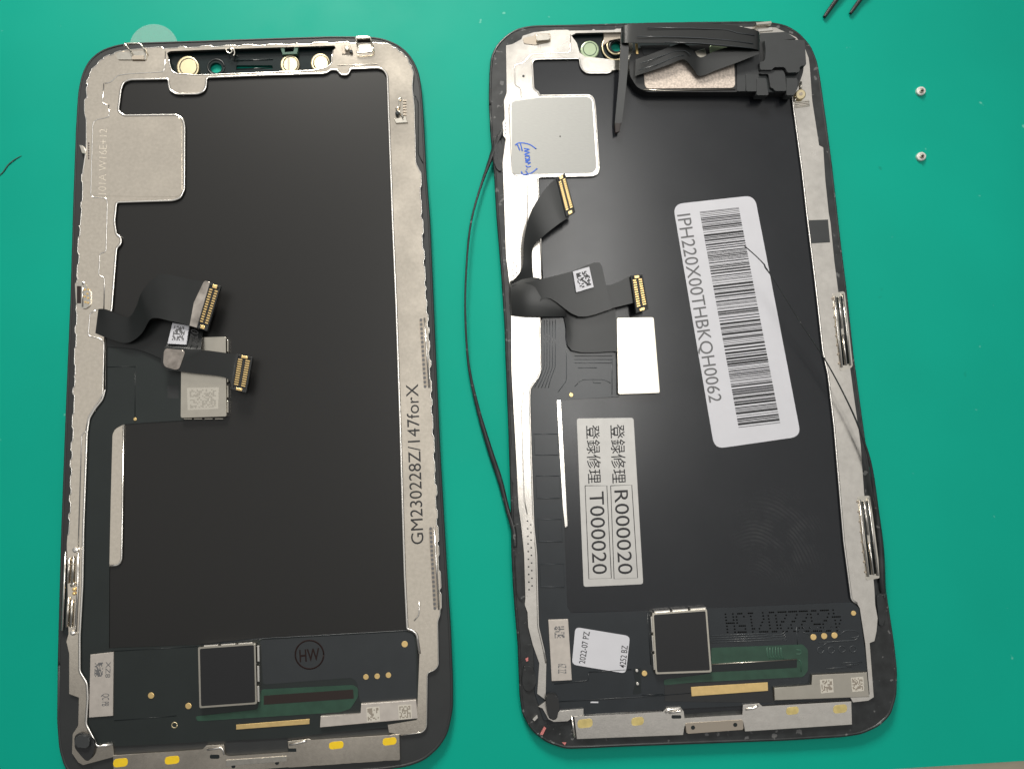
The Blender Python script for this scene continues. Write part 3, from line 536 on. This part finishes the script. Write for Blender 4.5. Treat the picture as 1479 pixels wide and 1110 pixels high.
line('raised_trace', [[(1026, 917.5+3.2*i), (1104+4*i, 914+3.2*i), (1112+5*i, 917+2*i), (1130+2*i, 915+3*i), (1135, 910+4*i)] for i in range(4)] + [[(1182, 927), (1235, 924), (1240, 919)], [(1186, 934), (1194, 927), (1204, 927)], [(1210, 918), (1222, 909), (1238, 910), (1242, 918), (1228, 921)], [(1215, 957), (1245, 955)], [(1193, 965), (1230, 962)], [(1222, 960), (1240, 958)], [(1160, 912), (1170, 916)], [(1150, 905), (1152, 930)]] + [[(1150+10*i, 905), (1153+10*i, 908), (1152+10*i, 912)] for i in range(7)], 1.86, .55, 'trace', FB2, 1)
# dot printed code, upside down
DOT = {'4': '00010 00110 01010 10010 11111 00010 00010', '2': '01110 10001 00001 00110 01000 10000 11111', '5': '11111 10000 11110 00001 00001 10001 01110', '0': '01110 10001 10001 10001 10001 10001 01110', '7': '11111 00001 00010 00100 01000 01000 01000', '1': '00100 01100 00100 00100 00100 00100 01110', 'H': '10001 10001 10001 11111 10001 10001 10001'}
q = [(1218, 910), (1047, 912.5), (1044, 886.5), (1212, 880)]; dots = []; s = '4252220715H'
for i, ch in enumerate(s):
    for j, r_ in enumerate(DOT[ch].split()):
        for k, b in enumerate(r_):
            if b == '1': dots.append(circle(*Q(q, (i+.05+.8*k/4.6)/len(s), j/6), 1.35, 1.2, 8))
prisms('dot_print', dots, 1.8, 1.866, 'dotink', FB2, kind='stuff')
PL2 = prism('code_plate', [(792, 894.5), (820.6, 893.5), (826, 981.5), (797, 983)], 1.85, 2.1, 'plate', D2, .04, label='grey plate with an etched code')
code_patch([(799, 902.5), (816, 902), (817, 922), (800, 923)], 2.1, PL2, 'plate', 'greyink', 10, .5)
text('plate_letters', '6Z 2Z', [(818, 958), (818, 972), (806, 972), (806, 958)], 2.115, 'greyink', PL2)
for x, y in ((920, 968), (921, 987)): disc('solder_dot', x, y, 2.4, 1.85, 2.2, 'rim', FB2, .1)
disc('gold_spot', 931, 972, 4, 1.85, 2.05, 'gold', FB2, .05); prism('dark_notch', fillet([(914, 965), (926, 963), (926, 1000), (914, 1002), (918, 985)], 2), 1.8, 1.9, 'dark', FB2)
line('board_seam', [[(850, 972), (850, 982), (800, 987)], [(850, 970), (912, 966)], [(795, 1013), (920, 1006), (1000, 1000)], [(935, 884), (940, 960)], [(927, 1003), (958, 1002)]], 1.86, .6, 'flex2', FB2, 1)
prism('white_mark', rect(853, 1012.5, 864, 1014.5), 1.84, 1.88, 'white', FB2)
prism('corner_bumper', fillet([(788, 1006), (796, 1002), (806, 1004), (808, 1020), (804, 1040), (793, 1038), (790, 1022)], 4), 1.6, 3.2, 'rubber', D2, .25)
prism('corner_bracket', [(777, 1020), (784, 1022), (792, 1038), (800, 1042), (820, 1041), (828, 1034), (843, 1032), (843, 1023), (808, 1026), (800, 1034), (788, 1012)], 1.6, 2.15, 'metal2', D2, .05)
prism('corner_shard', [(769, 1038), (776, 1031), (777, 1036), (772, 1041)], 1.6, 2.1, 'rim', D2, .03)
for p in ([(780, 1060), (786, 1049), (789, 1051), (784, 1061)], [(759, 951), (763, 949), (763, 954), (760, 955)], [(812, 1072), (818, 1072), (816, 1076)]): prism('glue_scrap', p, 1.55, 1.85, 'pink', D2, .03)
BR2 = prism('bottom_bracket', [(829, 1034), (957, 1028), (963, 1021.6), (983, 1020.6), (988, 1026.6), (988, 1037), (1073, 1032), (1073, 1017), (1097, 1015), (1101, 1020), (1230, 1012), (1231, 1046), (1076, 1056), (1074, 1041), (988, 1047), (987, 1061), (833, 1067)], 1.6, 2.25, 'metal2', D2, .08, label='silver bottom bracket with faded yellow dots')
for x, y, rx, ry in ((845, 1044, 11, 7.5), (921, 1041, 9, 7), (1144.6, 1025.7, 9, 6.5), (1213.5, 1023, 10, 7)): prism('yellow_dot', fillet([(x-rx, y-ry*.7), (x+rx, y-ry), (x+rx, y+ry*.7), (x-rx, y+ry)], 6), 2.2, 2.28, 'yellowold', BR2, .01)
prism('latch_slot', fillet(rect(970, 1032, 984, 1037), 2), 2.2, 2.275, 'dark', BR2); line('latch_bead', [[(961, 1029), (966, 1024), (982, 1023), (984, 1026), (966, 1029)], [(1077, 1024), (1090, 1022), (1095, 1018)], [(826, 1035), (830, 1064)]], 2.35, 1.3, 'rim', BR2)
s = prism('centre_bar', [(990, 1044), (1073, 1039), (1074, 1053), (992, 1059)], 1.6, 2.4, 'etch', BR2, .1, r=2)
for x, y in ((1001, 1050), (1062, 1046)): disc('screw_hole', x, y, 3, 2.35, 2.43, 'dark', s, .01)
# stickers
LB = prism('barcode_label', fillet([(972, 295), (1090, 282), (1157, 630), (1032, 648)], 15, 6), 1.7, 1.78, 'white', D2, label='long white barcode label with rounded corners')
q = [(1010.6, 306), (1067, 299.6), (1127, 611), (1067, 618)]; bars = []; v = 0
while v < 1:
    wv = random.choice((1, 1, 1, 2, 2, 3, 4))*.0025; bars.append(qrect(q, 0, v, 1, min(1, v+wv))); v += wv+random.choice((1, 1, 1, 2, 2, 3))*.0025
prisms('barcode_print', bars, 1.76, 1.79, 'ink', LB, kind='stuff')
text('label_text', 'IPH220X00THBKQH0062', [(997, 308), (1043, 579), (1021, 582), (974, 311)], 1.795, 'greyink', LB)
LS = prism('repair_sticker', fillet([(833, 604), (915, 603), (929, 843), (843, 847)], 4), 1.7, 1.78, 'silver', D2, label='silver registration sticker with boxed numbers')
for s, qt, qn, bx in (('R000020', [(902, 612), (905, 697), (884, 698), (881, 613)], [(907, 707), (914, 828), (893, 829), (887, 708)], [(882, 701), (912.5, 700), (921, 834), (887, 835.5)]),
                      ('T000020', [(866, 613), (869, 697), (849, 698), (846, 614)], [(872, 709), (877, 828), (856, 829), (851, 710)], [(845, 701), (876.5, 701), (883, 834.5), (850.6, 835.5)])):
    text('sticker_heading', '登録修理', qt, 1.785, 'ink', LS, .004); text('sticker_number', s, qn, 1.785, 'ink', LS)
    line('number_box', [bx], 1.785, .5, 'ink', LS, .2, closed=True)
LQ = prism('date_sticker', fillet([(831, 905), (910, 918), (904, 972), (826, 959)], 7), 1.85, 1.93, 'white', D2, label='small white dated sticker tilted on the board')
text('sticker_date', '2022-07 PZ', [(836, 957), (843, 911), (852, 912), (845, 958)], 1.935, 'ink', LQ, .006); text('sticker_code', '4252 BZ', [(894.5, 963), (898, 931), (907, 932), (903.5, 964.5)], 1.935, 'ink', LQ, .006)
# cables of the old display
cable('cable_root', [(737, 405, 739, 455, 2.5), (755, 403, 757, 456, 3.0), (780, 402, 782, 457, 3.0), (812, 426, 818, 457, 2.6)], 'ribbon', D2, crown=.5)
cable('cable_sheet', [(806, 430, 818, 470, 2.3), (836, 428, 826, 506, 2.6), (889, 445, 891, 507, 2.6)], 'ribbon', D2, k=4)
cable('upper_cable', [(737, 408, 771, 404, 2.9), (754, 387, 769, 384, 3.6), (757, 345, 770, 358, 4.6), (766, 308, 782, 343.5, 5.4), (785, 276, 806, 324, 5.6), (806, 254, 822, 314, 5.4)], 'ribbon', D2, label='black ribbon cable curving up to its plug')
connector([(804, 257), (816, 250), (831, 306), (818, 313)], 5.6, 14, D2, 'gold pinned plug beside the blue handwriting')
CD = cable('lower_cable', [(740, 412, 745, 440, 2.9), (770, 406, 775, 437, 3.4), (790, 401, 795, 431, 3.6), (825, 392, 836, 457, 3.8), (866, 379, 880, 447, 4.0), (874, 412, 884, 445, 4.0), (912, 397.6, 920, 436, 4.0)], 'ribbon', D2, k=4, label='wide black ribbon cable running to its plug')
prism('cable_sticker', [(827.5, 392), (851, 385), (857.5, 414.5), (832.5, 422)], 3.9, 4.35, 'white', CD); code_patch([(832, 395), (850, 390), (854, 411), (836, 417)], 4.36, CD, 'white', 'ink', 11, .48, 0)
connector([(911, 398), (928, 396), (937, 446), (919, 452)], 4.6, 12, D2, 'gold pinned plug above the glaring shield')
# earpiece and sensor module
EM = prism('earpiece_module', fillet([(908, 84), (918, 70), (1100, 60), (1150, 60), (1163, 75), (1160, 105), (1152, 128), (1146, 134), (1066, 133), (935, 133), (920, 126), (910, 110)], 5), 1.7, 3.9, 'rubber', D2, .2, label='black earpiece module screwed across the top')
prism('speaker_plate', fillet([(928, 86), (1060, 84), (1062, 127), (932, 128)], 6), 3.85, 4.05, 'speckled', EM, .08, label='speckled beige speaker plate')
line('plate_lip', [[(930, 129.5), (960, 131), (1062, 129)]], 4.0, .9, 'shield', EM)
prism('module_step', [(1064, 92), (1098, 78), (1100, 107), (1077, 107), (1077, 132), (1065, 132)], 3.9, 4.2, 'tape', EM, .06)
prism('module_step', fillet([(1077, 107), (1096, 107), (1094, 132), (1078, 132)], 2), 3.9, 4.35, 'tape', EM, .06)
prism('module_step', fillet([(1093, 113), (1106.5, 113), (1110, 137.6), (1093, 137.6)], 2), 2.6, 4.5, 'tape', EM, .06)
prism('module_step', [(1098, 48), (1135, 46), (1150, 56), (1104, 60), (1098, 66)], 2.1, 3.8, 'tape', EM, .06)
prism('module_step', fillet([(1136, 113), (1152, 113), (1152, 128), (1147, 137.6), (1136, 137.6)], 2), 2.6, 4.5, 'tape', EM, .06)
prism('module_top', fillet([(1104, 57), (1162, 58), (1164.6, 94), (1155, 95.7), (1155, 104.5), (1137, 105), (1134, 97), (1117, 97), (1116, 101), (1098, 101), (1097, 90), (1105, 88), (1106, 72)], 2), 3.9, 5.0, 'tape', EM, .1)
prism('module_step', fillet([(1098, 102), (1115, 102), (1131, 101), (1134, 108), (1136, 131.5), (1119, 131.5), (1118, 128), (1113, 127), (1110, 107), (1098, 107)], 2), 3.9, 4.5, 'tape', EM, .08)
prism('module_gap_shade', [(1115, 97), (1134, 96), (1138, 104), (1155, 104), (1155, 114), (1135, 114), (1132, 101), (1115, 101)], 3.85, 3.95, 'dark', EM)  # dark slab deepens the shade between the module steps by colour
prism('module_gap_shade', [(1093, 107), (1111, 107), (1114, 127), (1119, 128), (1119, 133), (1109, 133), (1106, 113), (1093, 113)], 3.85, 3.95, 'dark', EM)  # second slab, shade between the lower steps put into its colour
prism('sensor_block', [(925, 66), (968, 64), (960, 76), (930, 80)], 3.7, 4.0, 'tape', EM, .05); disc('sensor_lens', 1038, 71, 13, 3.8, 4.2, 'discgreen', EM, .1)
prism('sensor_chip', [(1004, 74), (1018, 70), (1022, 84), (1010, 88)], 3.8, 4.4, 'shield', EM, .1); prism('gold_lead', [(918, 63), (921, 63), (922, 78), (919, 78)], 3.9, 4.2, 'gold', EM); prism('silver_tab', fillet([(906, 62), (914, 62), (914, 88), (907, 88)], 2), 2.2, 3.4, 'clip', EM, .1)
cable('folded_ribbon', [(918, 86, 917, 110, 4.9), (938, 79, 942, 102, 5.4), (965, 69, 970, 92, 5.7), (984, 63, 988, 86, 5.6), (998, 69, 1001, 99, 5.3), (1011, 83, 1011, 110, 5.1), (1030, 75, 1036, 101, 5.3), (1060, 66, 1066, 90, 5.8), (1094, 60, 1096, 78, 6.3)], 'ribbon', EM, k=4, label='black ribbon folded in a zigzag over the module')
line('ribbon_ridge', [[(925, 92), (950, 83), (975, 74), (990, 73), (998, 80)], [(922, 102), (950, 93), (978, 81), (988, 80)]], 5.72, .6, 'trace', EM)
cable('top_ribbon', [(897, 40, 898, 62, 5.6), (908, 35.5, 906, 62, 6.3), (940, 33, 935, 62, 6.6), (1010, 33, 1000, 63.5, 6.8), (1060, 37, 1045, 67, 6.9), (1092, 44, 1090, 71, 6.8), (1097, 48, 1097, 75, 6.3)], 'ribbon', EM, k=5, label='wide black ribbon arching along the top edge')
line('ribbon_ridge', [[(920, 53), (960, 53), (1010, 55), (1050, 58), (1088, 63)], [(935, 40), (1000, 41), (1050, 43), (1066, 48), (1090, 51)], [(960, 61), (1010, 62.5), (1050, 66), (1088, 70)]], 6.95, .7, 'trace', EM)
cable('hanging_ribbon', [(897, 44, 908, 52, 5.8), (896, 70, 908, 72, 5.2), (894.5, 105, 906, 108, 4.6), (891, 145, 902, 146, 3.9), (888, 178, 898, 178, 3.2)], 'ribbon', EM, thick=.4, label='narrow black ribbon hanging down over the film')
prism('ribbon_tip', [(888, 177), (897, 177), (895, 190), (889, 192)], 2.6, 3.2, 'brown', EM, .08)
# loose glue gasket and antenna wire
def strand(name, pts, m, parent, label, flat=.7):
    st = spline(pts, 6); bm = bmesh.new(); tube_bm(bm, [P(x, y, z) for x, y, z, r in st], [r*.000137 for *_, r in st], 7, flat)
    return finish(name, bm, m, parent, None, label, smooth=True)
strand('loose_gasket', [(727, 188, 2.0, 3), (718, 205, 1.6, 5), (708, 232, 1.3, 3.4), (697, 262, 1.2, 2.0), (684, 305, 1.5, 1.6), (677, 345, 1.8, 1.6), (673, 400, 2, 1.5), (672, 450, 1.8, 1.5), (675, 510, 1.5, 1.7), (681, 550, 1.2, 2.2), (693, 600, .9, 3), (708, 650, .8, 3.8), (722, 692, .8, 3.8), (733, 735, 1.0, 3.2), (742, 765, 1.7, 3.8), (744, 790, 2.0, 2.5)], 'bezel_worn', D2, 'thin black gasket peeled off the left edge')
strand('loose_wire', [(1075, 355, 7.5, .9), (1090, 368, 7.3, .8), (1103, 381, 7.2, .9), (1106, 387, 7.1, 1.2), (1120, 407, 7, .8), (1155, 464, 6.4, .8), (1195, 525, 5.5, 1.0), (1228, 588, 4.6, 1.2), (1247, 635, 4.0, 1.6), (1258, 675, 3.4, 2.2), (1266, 735, 2.6, 3.0), (1272, 790, 2.2, 4.2), (1274, 838, 2.0, 4.5), (1276, 862, 1.7, 3)], 'bezel_worn', D2, 'thin black gasket strand rising over the barcode label')
for pts in ([(738, 640), (742, 660), (742, 700), (738, 690)], [(744, 800), (752, 815), (755, 870), (747, 860)], [(756, 960), (772, 965), (775, 990), (760, 1000), (754, 985)], [(714, 195), (726, 205), (724, 250), (714, 240)], [(1266, 860), (1275, 855), (1279, 900), (1270, 905)]):
    prism('glue_lump', fillet(pts, 5), 1.5, 1.95, 'bezel_worn', D2, .15)

# ------------------------------------------------------------------ small things on the mat
def screw(x, y, label):
    o = P(x, y); t = thing('small_screw', label, 'screw', (o.x, o.y, 0), 'tiny screws on the mat')
    disc('screw_head', x, y, 6.8, 0, .55, 'screw', t, .2, ry=6.4)
    disc('screw_well', x+.5, y, 3.6, .5, .57, 'etch', t, .02)
    h = disc('screw_shank', x+1.4, y-1.2, 2.4, .55, 1.1, 'clip', t, .15)
    disc('shank_end', x+1.0, y-.2, 1.7, 1.08, 1.13, 'brown', t, .01)
screw(1331, 131, 'tiny silver screw on the green mat, the one nearer the black prongs')
screw(1331.5, 225.5, 'tiny silver screw on the green mat, the one farther from the black prongs')
o = P(1215, 5); T = thing('tweezers', 'two slim black prong tips lying on the green mat', 'tool', (o.x, o.y, 0))
for pts in ([(1190.5, 25, .55, 2.6), (1196, 17, .6, 3.2), (1208, 0, .7, 3.6), (1240, -44, 1.2, 4.4), (1330, -160, 2.5, 6)], [(1228, 20, .55, 2.4), (1233, 13, .6, 3.0), (1243, -1, .7, 3.4), (1272, -40, 1.2, 4.4), (1338, -160, 2.5, 6)]):
    strand('prong', pts, 'rubber', T, None, 1)
bm = bmesh.new(); st = spline([(-6, 258, .06, .9), (4, 249, .08, 1.1), (12, 238, .1, 1.2), (22, 230, .1, 1.0), (31, 225, .08, .4)], 5)
tube_bm(bm, [P(x, y, z) for x, y, z, r in st], [r*.000137 for *_, r in st], 5, .5)
fb = finish('stray_fibre', bm, 'fibre', None, smooth=True); fb['label'] = 'short curved grey fibre lying on the bare green mat'; fb['category'] = 'fibre'
